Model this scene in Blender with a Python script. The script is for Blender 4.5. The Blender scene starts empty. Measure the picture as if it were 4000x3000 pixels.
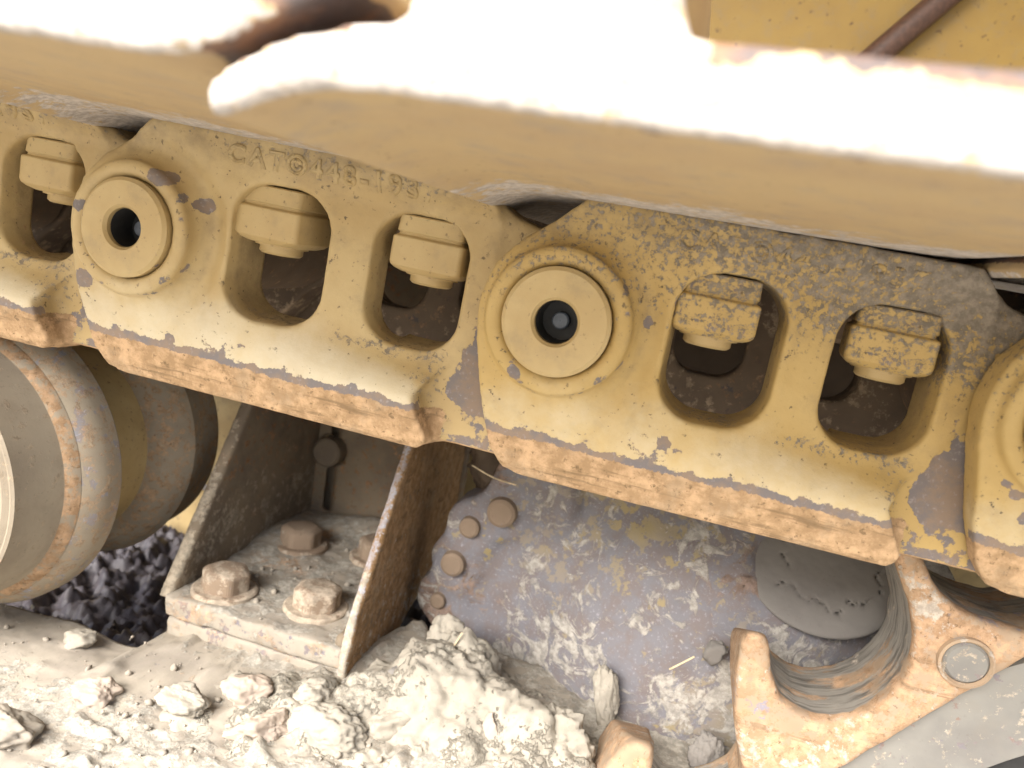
import bpy, bmesh, math, random
import numpy as np
from mathutils import Matrix, Vector

random.seed(5)
sc = bpy.context.scene
COL = sc.collection

# ------------------------------------------------------------------ camera
cam = bpy.data.cameras.new("camera")
cam_o = bpy.data.objects.new("camera", cam)
COL.objects.link(cam_o)
cam.sensor_width = 36.0
cam.lens = 27.6
cam.clip_start = 0.01
cam.clip_end = 500
right, down, fwd = (0.9617, 0.2242, 0.1575), (0.1910, -0.1363, -0.9721), (-0.1964, 0.9650, -0.1739)
M = Matrix.Identity(4)
for r in range(3):
    M[r][0] = right[r]
    M[r][1] = -down[r]
    M[r][2] = -fwd[r]
    M[r][3] = (0.0, -0.32, 0.0)[r]
cam_o.matrix_world = M
cam.dof.use_dof = True
cam.dof.focus_distance = 0.37
cam.dof.aperture_fstop = 11.0
sc.camera = cam_o

# ------------------------------------------------------------------ sky, sun, exposure
SUN_EL, SUN_AZ = 42.0, -22.0          # elevation; azimuth from straight in front, negative = from the left
w = bpy.data.worlds.new("World")
sc.world = w
w.use_nodes = True
nt = w.node_tree
bg = nt.nodes["Background"]
sky = nt.nodes.new("ShaderNodeTexSky")
sky.sky_type = 'NISHITA'
sky.sun_disc = False
sky.sun_elevation = math.radians(SUN_EL)
sky.sun_rotation = math.radians(180 - SUN_AZ)
sky.air_density = 1.0
sky.dust_density = 4.0
sky.ozone_density = 1.0
bg.inputs[1].default_value = 0.10
nt.links.new(sky.outputs[0], bg.inputs[0])
sun = bpy.data.lights.new("sun", 'SUN')
sun.energy = 3.4
sun.angle = math.radians(42)
sun.color = (1.0, 0.99, 0.975)
sun_o = bpy.data.objects.new("sun", sun)
COL.objects.link(sun_o)
el, az = math.radians(SUN_EL), math.radians(SUN_AZ)
to_sun = Vector((math.sin(az) * math.cos(el), -math.cos(az) * math.cos(el), math.sin(el)))
sun_o.rotation_euler = to_sun.to_track_quat('Z', 'Y').to_euler()
sc.view_settings.view_transform = 'Standard'
sc.view_settings.look = 'None'
sc.view_settings.gamma = 1.0
sc.cycles.max_bounces = 6
sc.cycles.diffuse_bounces = 4
sc.view_settings.exposure = 1.84

# ------------------------------------------------------------------ numpy helpers
def _h(i, j, k, s):
    n = (i.astype(np.uint32) * np.uint32(374761393) + j.astype(np.uint32) * np.uint32(668265263)
         + k.astype(np.uint32) * np.uint32(2246822519) + np.uint32((s * 3266489917) & 0xffffffff))
    n = (n ^ (n >> np.uint32(13))) * np.uint32(1274126177)
    n = n ^ (n >> np.uint32(16))
    return (n & np.uint32(0xffffff)).astype(np.float32) / np.float32(0xffffff)

def vnoise(p, s=0):
    f = np.floor(p)
    i = f.astype(np.int64)
    t = (p - f).astype(np.float32)
    t = t * t * (3 - 2 * t)
    o = 0
    for a in (0, 1):
        for b in (0, 1):
            for c in (0, 1):
                wgt = (t[:, 0] if a else 1 - t[:, 0]) * (t[:, 1] if b else 1 - t[:, 1]) * (t[:, 2] if c else 1 - t[:, 2])
                o = o + wgt * _h(i[:, 0] + a, i[:, 1] + b, i[:, 2] + c, s)
    return o                                            # 0..1

def fbm(p, s=0, octv=4, gain=0.5):
    o, a, t = 0, 1.0, 0
    for k in range(octv):
        o = o + a * vnoise(p * (2.03 ** k), s + 17 * k)
        t += a
        a *= gain
    return o / t

def worley(p, s=0):                                     # distance to the nearest scattered point, 0..~1
    f = np.floor(p)
    best = np.full(len(p), 9.)
    for a in (-1, 0, 1):
        for b in (-1, 0, 1):
            for c in (-1, 0, 1):
                q = f + np.array([a, b, c])
                i = q.astype(np.int64)
                o = np.stack([_h(i[:, 0], i[:, 1], i[:, 2], s + t) for t in (1, 2, 3)], 1)
                best = np.minimum(best, ((q + o - p) ** 2).sum(1))
    return np.sqrt(best)

def smin(a, b, k):
    h = np.clip(0.5 + 0.5 * (b - a) / k, 0, 1)
    return b + (a - b) * h - k * h * (1 - h)

def smax(a, b, k):
    return -smin(-a, -b, k)

def sstep(a, b, x):
    t = np.clip((x - a) / (b - a), 0, 1)
    return t * t * (3 - 2 * t)

def poly2(x, y, pts):                                   # signed distance to a polygon
    d = np.full(np.broadcast(x, y).shape, 1e9)
    sgn = np.ones_like(d)
    n = len(pts)
    for a in range(n):
        ax, ay = pts[a]
        bx, by = pts[a - 1]
        ex, ey = bx - ax, by - ay
        wx, wy = x - ax, y - ay
        t = np.clip((wx * ex + wy * ey) / (ex * ex + ey * ey + 1e-12), 0, 1)
        qx, qy = wx - ex * t, wy - ey * t
        d = np.minimum(d, qx * qx + qy * qy)
        c1 = y >= ay
        c2 = y < by
        c3 = ex * wy > ey * wx
        flip = (c1 & c2 & c3) | (~c1 & ~c2 & ~c3)
        sgn = np.where(flip, -sgn, sgn)
    return sgn * np.sqrt(d)

def rbox2(x, y, cx, cy, hx, hy, r):
    qx, qy = np.abs(x - cx) - hx + r, np.abs(y - cy) - hy + r
    return np.minimum(np.maximum(qx, qy), 0) + np.hypot(np.maximum(qx, 0), np.maximum(qy, 0)) - r

def box3(x, y, z, c, hs, r=0.0):
    qx, qy, qz = np.abs(x - c[0]) - hs[0] + r, np.abs(y - c[1]) - hs[1] + r, np.abs(z - c[2]) - hs[2] + r
    return (np.minimum(np.maximum(np.maximum(qx, qy), qz), 0)
            + np.sqrt(np.maximum(qx, 0) ** 2 + np.maximum(qy, 0) ** 2 + np.maximum(qz, 0) ** 2) - r)

def extr(d2, v, v0, v1, r=1.5):                         # extrude a 2-D distance along v, edges rounded by r
    dv = np.maximum(v0 - v, v - v1)
    qx, qy = d2 + r, dv + r
    return np.minimum(np.maximum(qx, qy), 0) + np.hypot(np.maximum(qx, 0), np.maximum(qy, 0)) - r

def surf_net(F, org, h):
    nx, ny, nz = F.shape
    ins = F < 0
    S = ins[:-1, :-1, :-1].astype(np.int8)
    S = np.zeros((nx - 1, ny - 1, nz - 1), np.int8)
    cr = [(a, b, c) for a in (0, 1) for b in (0, 1) for c in (0, 1)]
    for a, b, c in cr:
        S += ins[a:nx - 1 + a, b:ny - 1 + b, c:nz - 1 + c]
    act = (S > 0) & (S < 8)
    I, J, K = np.nonzero(act)
    V = {c: F[I + c[0], J + c[1], K + c[2]] for c in cr}
    acc = np.zeros((len(I), 3))
    cnt = np.zeros(len(I))
    for c0 in cr:
        for ax in range(3):
            if c0[ax]:
                continue
            c1 = list(c0)
            c1[ax] = 1
            a, b = V[c0], V[tuple(c1)]
            m = (a < 0) != (b < 0)
            t = np.where(m, a / np.where(m, a - b, 1), 0)
            p = np.array(c0, float)[None, :].repeat(len(I), 0)
            p[:, ax] = t
            acc += p * m[:, None]
            cnt += m
    P = acc / cnt[:, None]
    G = np.zeros((len(I), 3))
    for ax in range(3):
        for c0 in cr:
            if c0[ax]:
                continue
            c1 = list(c0)
            c1[ax] = 1
            G[:, ax] += V[tuple(c1)] - V[c0]
    G /= np.linalg.norm(G, axis=1)[:, None] + 1e-12
    verts = (np.stack([I, J, K], 1) + P) * h + np.array(org)
    idx = np.full(act.shape, -1, np.int64)
    idx[I, J, K] = np.arange(len(I))
    quads = []
    for ax in range(3):
        sl0 = [slice(1, -1)] * 3
        sl1 = [slice(1, -1)] * 3
        sl0[ax] = slice(0, -1)
        sl1[ax] = slice(1, None)
        A, B = ins[tuple(sl0)], ins[tuple(sl1)]
        ei = np.nonzero(A != B)
        e = [ei[0] + 1, ei[1] + 1, ei[2] + 1]
        e[ax] = ei[ax]
        o1, o2 = [(1, 2), (2, 0), (0, 1)][ax]
        q = []
        for d1, d2 in ((0, 0), (-1, 0), (-1, -1), (0, -1)):
            g = [x.copy() for x in e]
            g[o1] += d1
            g[o2] += d2
            q.append(idx[g[0], g[1], g[2]])
        q = np.stack(q, 1)
        f = A[ei]
        q[~f] = q[~f][:, ::-1]
        quads.append(q)
    quads = np.concatenate(quads)
    quads = quads[(quads >= 0).all(1)]
    return verts, quads, G

def mesh_from(name, verts, quads, normals=None):
    me = bpy.data.meshes.new(name)
    me.vertices.add(len(verts))
    me.vertices.foreach_set("co", np.asarray(verts, np.float32).ravel())
    k = quads.shape[1]
    me.loops.add(quads.size)
    me.loops.foreach_set("vertex_index", quads.astype(np.int32).ravel())
    me.polygons.add(len(quads))
    me.polygons.foreach_set("loop_start", np.arange(0, quads.size, k, dtype=np.int32))
    me.update(calc_edges=True)
    me.shade_smooth()
    if normals is not None:
        me.normals_split_custom_set_from_vertices(normals.tolist())
    return me

def set_attr(me, **kw):
    for n, v in kw.items():
        a = me.attributes.get(n) or me.attributes.new(n, 'FLOAT', 'POINT')
        a.data.foreach_set("value", np.asarray(v, np.float32))

def sdf_mesh(name, lo, hi, h, fn, disp=0.0, dscale=60.0, seed=0, normals=True):
    """lo/hi in metres; fn(x, y, z) gets broadcastable coordinate arrays in metres."""
    lo, hi = np.array(lo, float) - 1.5 * h, np.array(hi, float) + 1.5 * h
    n = np.ceil((hi - lo) / h).astype(int) + 1
    x = (lo[0] + h * np.arange(n[0]))[:, None, None]
    y = (lo[1] + h * np.arange(n[1]))[None, :, None]
    z = (lo[2] + h * np.arange(n[2]))[None, None, :]
    F = np.broadcast_to(fn(x, y, z), tuple(n)).astype(np.float64)
    V, Q, G = surf_net(F, lo, h)
    if disp:
        d = fbm(V * dscale, seed, 5, 0.55) - 0.5
        V = V + G * (d * 2 * disp)[:, None]
    return mesh_from(name, V, Q, G if (normals and not disp) else None), V, G

def obj(name, me, mat=None, parent=None, loc=None, rot=None):
    o = bpy.data.objects.new(name, me)
    COL.objects.link(o)
    if mat is not None and me is not None and len(me.materials) == 0:
        me.materials.append(mat)
    if parent is not None:
        o.parent = parent
    if loc is not None:
        o.location = loc
    if rot is not None:
        o.rotation_euler = rot
    return o

def tag(o, label=None, cat=None, group=None, kind=None):
    if label: o["label"] = label
    if cat: o["category"] = cat
    if group: o["group"] = group
    if kind: o["kind"] = kind
    return o

def thing(name, label, cat, loc=(0, 0, 0), rot=(0, 0, 0), group=None):
    o = obj(name, None, loc=loc, rot=rot)
    o.empty_display_size = 0.02
    return tag(o, label, cat, group)

def lathe(name, prof, seg=96, axis='Y', closed_start=True, closed_end=True):
    """prof: list of (pos along axis, radius)."""
    a = np.linspace(0, 2 * math.pi, seg, endpoint=False)
    vs, fs = [], []
    for (p, r) in prof:
        c, s = r * np.cos(a), r * np.sin(a)
        pp = np.full(seg, p)
        vs.append(np.stack([c, pp, s], 1) if axis == 'Y' else np.stack([c, s, pp], 1))
    n = len(prof)
    for k in range(n - 1):
        for i in range(seg):
            j = (i + 1) % seg
            fs.append((k * seg + i, k * seg + j, (k + 1) * seg + j, (k + 1) * seg + i))
    V = np.concatenate(vs).tolist()
    if closed_start: fs.append(tuple(range(seg - 1, -1, -1)))
    if closed_end: fs.append(tuple((n - 1) * seg + i for i in range(seg)))
    me = bpy.data.meshes.new(name)
    me.from_pydata(V, [], fs)
    bm = bmesh.new()
    bm.from_mesh(me)
    bmesh.ops.recalc_face_normals(bm, faces=bm.faces)
    bm.to_mesh(me)
    bm.free()
    me.shade_smooth()
    me.set_sharp_from_angle(angle=math.radians(28))
    return me

def hexhead(name, prof, seed=0):
    """prof: list of (z, apothem); a hex bolt head or nut with worn corners."""
    vs, fs = [], []
    rr = random.Random(seed)
    for z, ap in prof:
        R = ap / math.cos(math.pi / 6)
        for k in range(6):
            for s in (-1, 1):
                t = k * math.pi / 3 + s * 0.10
                q = R * 0.975
                vs.append((q * math.cos(t), q * math.sin(t), z + rr.uniform(-.0002, .0002)))
    n = 12
    for k in range(len(prof) - 1):
        for i in range(n):
            j = (i + 1) % n
            fs.append((k * n + i, k * n + j, (k + 1) * n + j, (k + 1) * n + i))
    fs.append(tuple(range(n - 1, -1, -1)))
    fs.append(tuple((len(prof) - 1) * n + i for i in range(n)))
    me = bpy.data.meshes.new(name)
    me.from_pydata(vs, [], fs)
    bm = bmesh.new()
    bm.from_mesh(me)
    bmesh.ops.recalc_face_normals(bm, faces=bm.faces)
    bmesh.ops.bevel(bm, geom=[e for e in bm.edges if len(e.link_faces) == 2 and e.calc_face_angle(0) > 0.5],
                    offset=0.0005, segments=2, affect='EDGES', clamp_overlap=True)
    bm.to_mesh(me)
    bm.free()
    me.shade_smooth()
    me.set_sharp_from_angle(angle=math.radians(25))
    return me

# ------------------------------------------------------------------ materials
def weathered(name, base, base2, chip=(.17, .155, .165), rust=(.36, .17, .07), mud=(.30, .265, .21),
              metal=(.35, .36, .38), rough=.6, speck=.5, chip_bias=0., rust_bias=0., mud_bias=0., bump=.25,
              gmetal=0.0, spec=.35, mudscale=160., speckcol=(.07, .05, .035), bumpscale=420., grime=.25, speckscale=380., swirl=0., metness=.8, filmcol=(.225, .165, .09)):
    m = bpy.data.materials.new(name)
    m.use_nodes = True
    t = m.node_tree
    N, L = t.nodes, t.links
    b = N["Principled BSDF"]
    tc = N.new("ShaderNodeTexCoord")
    geo = tc.outputs["Object"]

    def noise(scale, detail=5, rg=.6, off=0., stretch=None, dist=0.):
        n = N.new("ShaderNodeTexNoise")
        n.inputs["Distortion"].default_value = dist
        n.inputs["Scale"].default_value = scale
        n.inputs["Detail"].default_value = detail
        n.inputs["Roughness"].default_value = rg
        mp = N.new("ShaderNodeMapping")
        mp.inputs["Location"].default_value = (off, off * 1.7, off * .3)
        if stretch: mp.inputs["Scale"].default_value = stretch
        L.new(geo, mp.inputs[0])
        L.new(mp.outputs[0], n.inputs["Vector"])
        return n.outputs["Fac"]

    def math_(op, a, bb, cl=False):
        n = N.new("ShaderNodeMath")
        n.operation = op
        n.use_clamp = cl
        for i, v in enumerate((a, bb)):
            if isinstance(v, (int, float)): n.inputs[i].default_value = v
            else: L.new(v, n.inputs[i])
        return n.outputs[0]

    def step(v, lo, hi):
        n = N.new("ShaderNodeMapRange")
        n.interpolation_type = 'SMOOTHSTEP'
        n.inputs["From Min"].default_value = lo
        n.inputs["From Max"].default_value = hi
        L.new(v, n.inputs["Value"])
        return n.outputs["Result"]

    def mix(f, a, bb):
        n = N.new("ShaderNodeMix")
        n.data_type = 'RGBA'
        L.new(f, n.inputs["Factor"])
        for i, v in ((6, a), (7, bb)):
            if isinstance(v, tuple): n.inputs[i].default_value = (*v, 1)
            else: L.new(v, n.inputs[i])
        return n.outputs[2]

    def attr(nm):
        n = N.new("ShaderNodeAttribute")
        n.attribute_name = nm
        return n.outputs["Fac"]

    n_low, n_mid, n_fine, n_vf = noise(22, 4), noise(110, 6, .65, 3.1), noise(mudscale, 8, .7, 7.7, None, swirl), noise(900, 3, .6, 1.3)
    col = mix(step(n_low, .35, .68), base, base2)
    # thin grime film, broad soft patches
    col = mix(math_('MULTIPLY', step(noise(60, 6, .7, 9.), .48, .72), grime), col, tuple(c * .55 for c in mud))
    # dust film with a noisy outline; on the links it also paints shading
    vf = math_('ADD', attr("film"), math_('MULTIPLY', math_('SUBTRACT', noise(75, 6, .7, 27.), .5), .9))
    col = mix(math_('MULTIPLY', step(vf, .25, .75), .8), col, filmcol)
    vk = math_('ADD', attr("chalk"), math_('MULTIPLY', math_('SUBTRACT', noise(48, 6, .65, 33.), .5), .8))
    col = mix(math_('MULTIPLY', step(vk, .1, .95), .8), col, (.62, .57, .44))  # pale tint that paints bright, washed-out light into the link colour
    # specks
    sp = math_('MULTIPLY', step(noise(speckscale, 3, .6, 5.2), .62, .69), step(n_mid, .40, .62))
    col = mix(math_('MULTIPLY', sp, speck), col, speckcol)
    # chipped paint down to dark metal
    vc = math_('ADD', math_('ADD', attr("chip"), chip_bias), math_('MULTIPLY', math_('SUBTRACT', n_mid, .5), 1.7))
    f_chip = step(vc, .42, .50)
    ccol = mix(step(noise(70, 5, .7, 2.2), .4, .62), chip, tuple(c * .55 + r * .45 for c, r in zip(chip, rust)))
    ccol = mix(step(noise(500, 4, .6, 4.4), .55, .75), ccol, tuple(c * 1.7 for c in chip))
    col = mix(f_chip, col, ccol)
    # rust
    vr = math_('ADD', math_('ADD', attr("rust"), rust_bias), math_('MULTIPLY', math_('SUBTRACT', n_fine, .5), 1.3))
    f_rust = step(vr, .40, .55)
    rcol = mix(step(noise(130, 6, .7, 12.), .38, .66), rust, tuple(min(1, c * 1.55 + .03) for c in rust))
    rcol = mix(step(noise(330, 4, .7, 14.), .56, .70), rcol, tuple(c * .55 for c in rust))
    rcol = mix(math_('MULTIPLY', step(noise(60, 4, .7, 31., (.25, 1, 2.5)), .55, .68), .7), rcol, tuple(c * .5 for c in rust))
    rcol = mix(math_('MULTIPLY', step(noise(45, 5, .7, 6.), .5, .7), .45), rcol, (.36, .275, .18))
    col = mix(f_rust, col, rcol)
    # polished metal
    f_met = step(math_('ADD', attr("polish"), math_('MULTIPLY', math_('SUBTRACT', noise(60, 6, .7, 8., (.4, 1.3, .4)), .5), 1.2)), .45, .6)
    mcol = mix(step(noise(330, 4, .6, 20., (.10, 1, .10)), .4, .65), metal, tuple(c * .45 for c in metal))
    col = mix(f_met, col, mcol)
    # mud
    vm = math_('ADD', math_('ADD', attr("mud"), mud_bias), math_('MULTIPLY', math_('SUBTRACT', n_fine, .5), 1.9))
    f_mud = step(vm, .40, .56)
    dcol = mix(step(noise(240, 6, .7, 22.), .36, .66), tuple(c * .72 for c in mud), tuple(min(1, c * 1.2) for c in mud))
    col = mix(f_mud, col, dcol)
    L.new(col, b.inputs["Base Color"])
    # roughness
    r1 = N.new("ShaderNodeMix")
    r1.data_type = 'FLOAT'
    L.new(math_('MAXIMUM', f_mud, f_rust), r1.inputs["Factor"])
    r1.inputs[2].default_value = rough
    r1.inputs[3].default_value = .92
    r2 = N.new("ShaderNodeMix")
    r2.data_type = 'FLOAT'
    L.new(math_('MULTIPLY', f_met, math_('SUBTRACT', 1., f_mud)), r2.inputs["Factor"])
    L.new(r1.outputs[0], r2.inputs[2])
    r2.inputs[3].default_value = .42
    L.new(r2.outputs[0], b.inputs["Roughness"])
    L.new(math_('MULTIPLY', math_('MULTIPLY', f_met, math_('SUBTRACT', 1., f_mud)), metness), b.inputs["Metallic"])
    b.inputs["Specular IOR Level"].default_value = spec
    # relief: paint film edge, mud thickness, fine grain
    hgt = math_('ADD', math_('MULTIPLY', f_chip, -.35), math_('MULTIPLY', f_mud, .9))
    hgt = math_('ADD', hgt, math_('MULTIPLY', math_('MULTIPLY', noise(bumpscale, 6, .7, 17.), math_('ADD', math_('ADD', math_('MULTIPLY', f_mud, 1.6), math_('MULTIPLY', f_rust, .55)), .35)), 1.0))
    hgt = math_('ADD', hgt, math_('MULTIPLY', n_vf, .12))
    bp = N.new("ShaderNodeBump")
    bp.inputs["Strength"].default_value = bump
    bp.inputs["Distance"].default_value = .0012
    L.new(hgt, bp.inputs["Height"])
    L.new(bp.outputs[0], b.inputs["Normal"])
    return m

YEL, YEL2 = (.485, .37, .185), (.42, .305, .14)
LR = (.31, .20, .105)
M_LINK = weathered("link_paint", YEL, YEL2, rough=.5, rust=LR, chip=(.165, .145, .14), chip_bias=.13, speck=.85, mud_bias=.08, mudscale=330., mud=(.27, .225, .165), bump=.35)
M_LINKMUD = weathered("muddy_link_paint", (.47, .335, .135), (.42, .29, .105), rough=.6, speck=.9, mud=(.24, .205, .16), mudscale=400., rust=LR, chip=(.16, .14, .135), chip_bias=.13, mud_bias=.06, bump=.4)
M_SHOE = weathered("shoe_paint", (.45, .335, .18), (.41, .30, .17), rough=.65, speck=.5, mud=(.47, .425, .38), chip=(.10, .08, .075), chip_bias=.05, grime=.5)
M_NUT = weathered("nut_paint", YEL, YEL2, rough=.5, speck=.6)
M_RUSTY = weathered("rusty_casting", (.23, .18, .12), (.165, .13, .095), rust=(.21, .11, .05), rough=.85, rust_bias=.22, mud=(.33, .28, .21), chip=(.11, .10, .11), chip_bias=.1)
M_PALE = weathered("dusty_plate", (.335, .295, .235), (.28, .245, .20), rust=(.32, .215, .135), mud=(.375, .345, .29), rough=.95, speck=.4, mud_bias=.1, mudscale=110., bump=.5)
M_PURPLE = weathered("weathered_housing", (.25, .215, .18), (.31, .245, .12), rust=(.18, .125, .095), mud=(.39, .36, .315), rough=.75, chip=(.185, .178, .19), chip_bias=.36, rust_bias=.08, speck=.3, swirl=1.6, mudscale=62., bump=.4)
M_ORANGE = weathered("orange_rust", (.36, .265, .175), (.32, .225, .145), rust=(.31, .195, .11), rough=.9, rust_bias=.25, mud=(.45, .385, .31), chip=(.24, .22, .25), chip_bias=.06, metal=(.40, .37, .32), metness=.35, filmcol=(.50, .44, .37))
M_INNER = weathered("shade_dark_brown", (.13, .095, .065), (.09, .065, .045), rust=(.17, .095, .05), mud=(.25, .19, .13), rough=.8, chip=(.06, .055, .055), chip_bias=.1)  # colour darkened to stand in for the shade inside the chain
M_FIN = weathered("scraped_rusty_plate", (.19, .145, .09), (.15, .11, .075), rust=(.23, .135, .06), rough=.85, rust_bias=.2, mud=(.40, .345, .27), chip=(.34, .33, .35), chip_bias=.0)
M_GREY = weathered("grey_iron", (.22, .21, .185), (.17, .16, .145), rust=(.27, .15, .07), rough=.8, speck=.2, mud=(.38, .33, .26))
M_ROLL = weathered("roller_iron", (.34, .29, .215), (.28, .235, .175), rust=(.30, .19, .105), rough=.85, speck=.3, mud=(.34, .275, .195), chip=(.25, .25, .27))
M_CLOD = weathered("dry_mud", (.36, .325, .265), (.30, .27, .22), mud=(.385, .35, .285), rough=1., speck=.35, bump=.8, mud_bias=.12, mudscale=200., grime=.45, spec=.1)
M_CLODP = weathered("pinkish_dry_mud", (.42, .345, .275), (.37, .305, .25), mud=(.44, .37, .305), rough=1., speck=.1, bump=.6, mud_bias=.12, mudscale=120., grime=.1, spec=.1)
M_WET = weathered("dark_wet_mud", (.085, .075, .085), (.12, .105, .11), mud=(.17, .165, .19), rust=(.09, .05, .03), rough=.5, speck=.4, bump=.9, mud_bias=.12, rust_bias=.12, spec=.5)  # bluish tint puts the sky's reflection into the mud colour
M_SLAB = weathered("cracked_clay", (.20, .185, .165), (.17, .155, .14), mud=(.23, .21, .185), rough=.95, speck=.2, bump=.3)
M_BOLT = weathered("rusty_bolt", (.27, .20, .14), (.22, .16, .11), rust=(.27, .16, .095), rough=.85, rust_bias=.15, chip_bias=.15, mud=(.40, .33, .25), mud_bias=.0)
M_PANEL = weathered("body_paint", (.27, .17, .034), (.245, .15, .03), rough=.5, speck=1., grime=.3, speckcol=(.07, .03, .012), speckscale=170.)
M_TOP = M_PANEL

def plain(name, c, rough=.7, metal=0.):
    m = bpy.data.materials.new(name)
    m.use_nodes = True
    b = m.node_tree.nodes["Principled BSDF"]
    t = m.node_tree
    n = t.nodes.new("ShaderNodeTexNoise")
    n.inputs["Scale"].default_value = 240
    n.inputs["Detail"].default_value = 6
    tc = t.nodes.new("ShaderNodeTexCoord")
    t.links.new(tc.outputs["Object"], n.inputs["Vector"])
    r = t.nodes.new("ShaderNodeValToRGB")
    r.color_ramp.elements[0].position, r.color_ramp.elements[1].position = .3, .7
    r.color_ramp.elements[0].color = (*[v * .65 for v in c], 1)
    r.color_ramp.elements[1].color = (*[min(1, v * 1.25) for v in c], 1)
    t.links.new(n.outputs["Fac"], r.inputs[0])
    t.links.new(r.outputs[0], b.inputs["Base Color"])
    b.inputs["Roughness"].default_value = rough
    b.inputs["Metallic"].default_value = metal
    return m
M_DARK = plain("near_black", (.02, .019, .018), .6)  # near-black for the pin bores and the hub web
M_PLUG = plain("blue_grey_rubber", (.09, .105, .13), .5)
M_STRAW = plain("straw", (.62, .50, .32), .8)
M_STREAK = plain("rust_streak", (.075, .035, .02), .6)

# ------------------------------------------------------------------ the track chain
mm = .001
PITCH = .198
LK_H = .0013

def web_front(u, wv):                                   # how far the web falls back from the rail's front face, in mm
    ramp = np.clip((u - 34) / 125., 0, 1)
    ramp = ramp * ramp * (3 - 2 * ramp)
    k = sstep(-50, -27, wv)
    top = 1 - .6 * sstep(30, 46, wv)
    return (-4.0 * (1 - sstep(14, 46, u)) + 19 * ramp * top) * k

def link_sdf(x, y, z):
    u, v, wv = x / mm, y / mm, z / mm
    U, W = u[:, 0, :], wv[0, 0, :][None, :]
    U = np.broadcast_to(U, (u.shape[0], wv.shape[2])) if False else u[:, 0, 0][:, None] + 0 * W
    W = W + 0 * U
    core = poly2(U, W, [(3, 51), (152, 51), (162, 40), (161, -8), (148, -34), (141.5, -46), (145, -54), (150.5, -64), (150, -67), (146.5, -70), (-5, -70), (-14.0, -67.6), (-20, -60),
                        (-26, -44), (-33, -14), (-30, 18), (-20, 31), (-8, 41)])
    core = smin(core, np.hypot(U, W) - 34.5, 3)
    deep = np.maximum(core, 37 - U)
    r = np.hypot(U, W)
    relief = 3.2 * np.exp(-((r - 37) / 6.5) ** 2) * sstep(-10, 14, U + .5 * W)
    relief = relief * 1.25 + web_front(U, W)
    c3, d3, rl = core[:, None, :], deep[:, None, :], relief[:, None, :]
    vv = v + 0 * c3
    A = smax(smax(c3, rl - vv, 1.8), vv - 13, 1.)
    B = smax(smax(d3, rl - vv, 1.8), vv - 32, 2.)
    body = np.minimum(A, B)
    # rail tread: worn bevel along the lower front edge, rounded end
    n = math.hypot(16, 4.5)
    ch = ((-53.5 - wv) * 4.5 - v * 16) / n
    body = smax(body, ch + 0 * body, .6)
    # set-back right eye that passes behind the next link
    eye = poly2(U, W, [(120, 48), (152, 46), (170, 38), (190, 33), (214, 28), (228, 0), (214, -28), (196, -50), (188, -67.5), (120, -67.5)])
    eye = smin(eye, np.hypot(U - PITCH / mm, W) - 33, 4)
    slope = 14 - 6 * sstep(10, -5, np.abs(U - 150)) * 0
    C = smax(smax(eye[:, None, :], (17 - vv), 3.), vv - 46, 2.)
    body = smin(body, C, 6)
    # the two bolt windows
    for cu, hw, cw, hh in ((66.5, 22.5, .6, 30.8), (130, 22.5, 1.3, 30.5)):
        s = rbox2(U, W, cu, cw, hw, hh, 17.5)
        slot = s[:, None, :] + .07 * np.maximum(vv - 4, 0)
        body = smax(body, -slot, 1.8)
    # pin boss
    boss = extr((r - 30.2)[:, None, :], vv, -10.5, 5, 2.8)
    body = smin(body, boss, 4.5)
    groove = extr(np.abs(r - 22.9)[:, None, :] - .8, vv, -14, -9.2, .3)
    body = np.maximum(body, -groove)
    bore = extr((r - 22.4)[:, None, :], vv, -20, -5, .2)
    body = np.maximum(body, -bore)
    body = np.maximum(body, -extr((r - 10)[:, None, :], vv, -20, 10, .2))
    return body * mm

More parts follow.
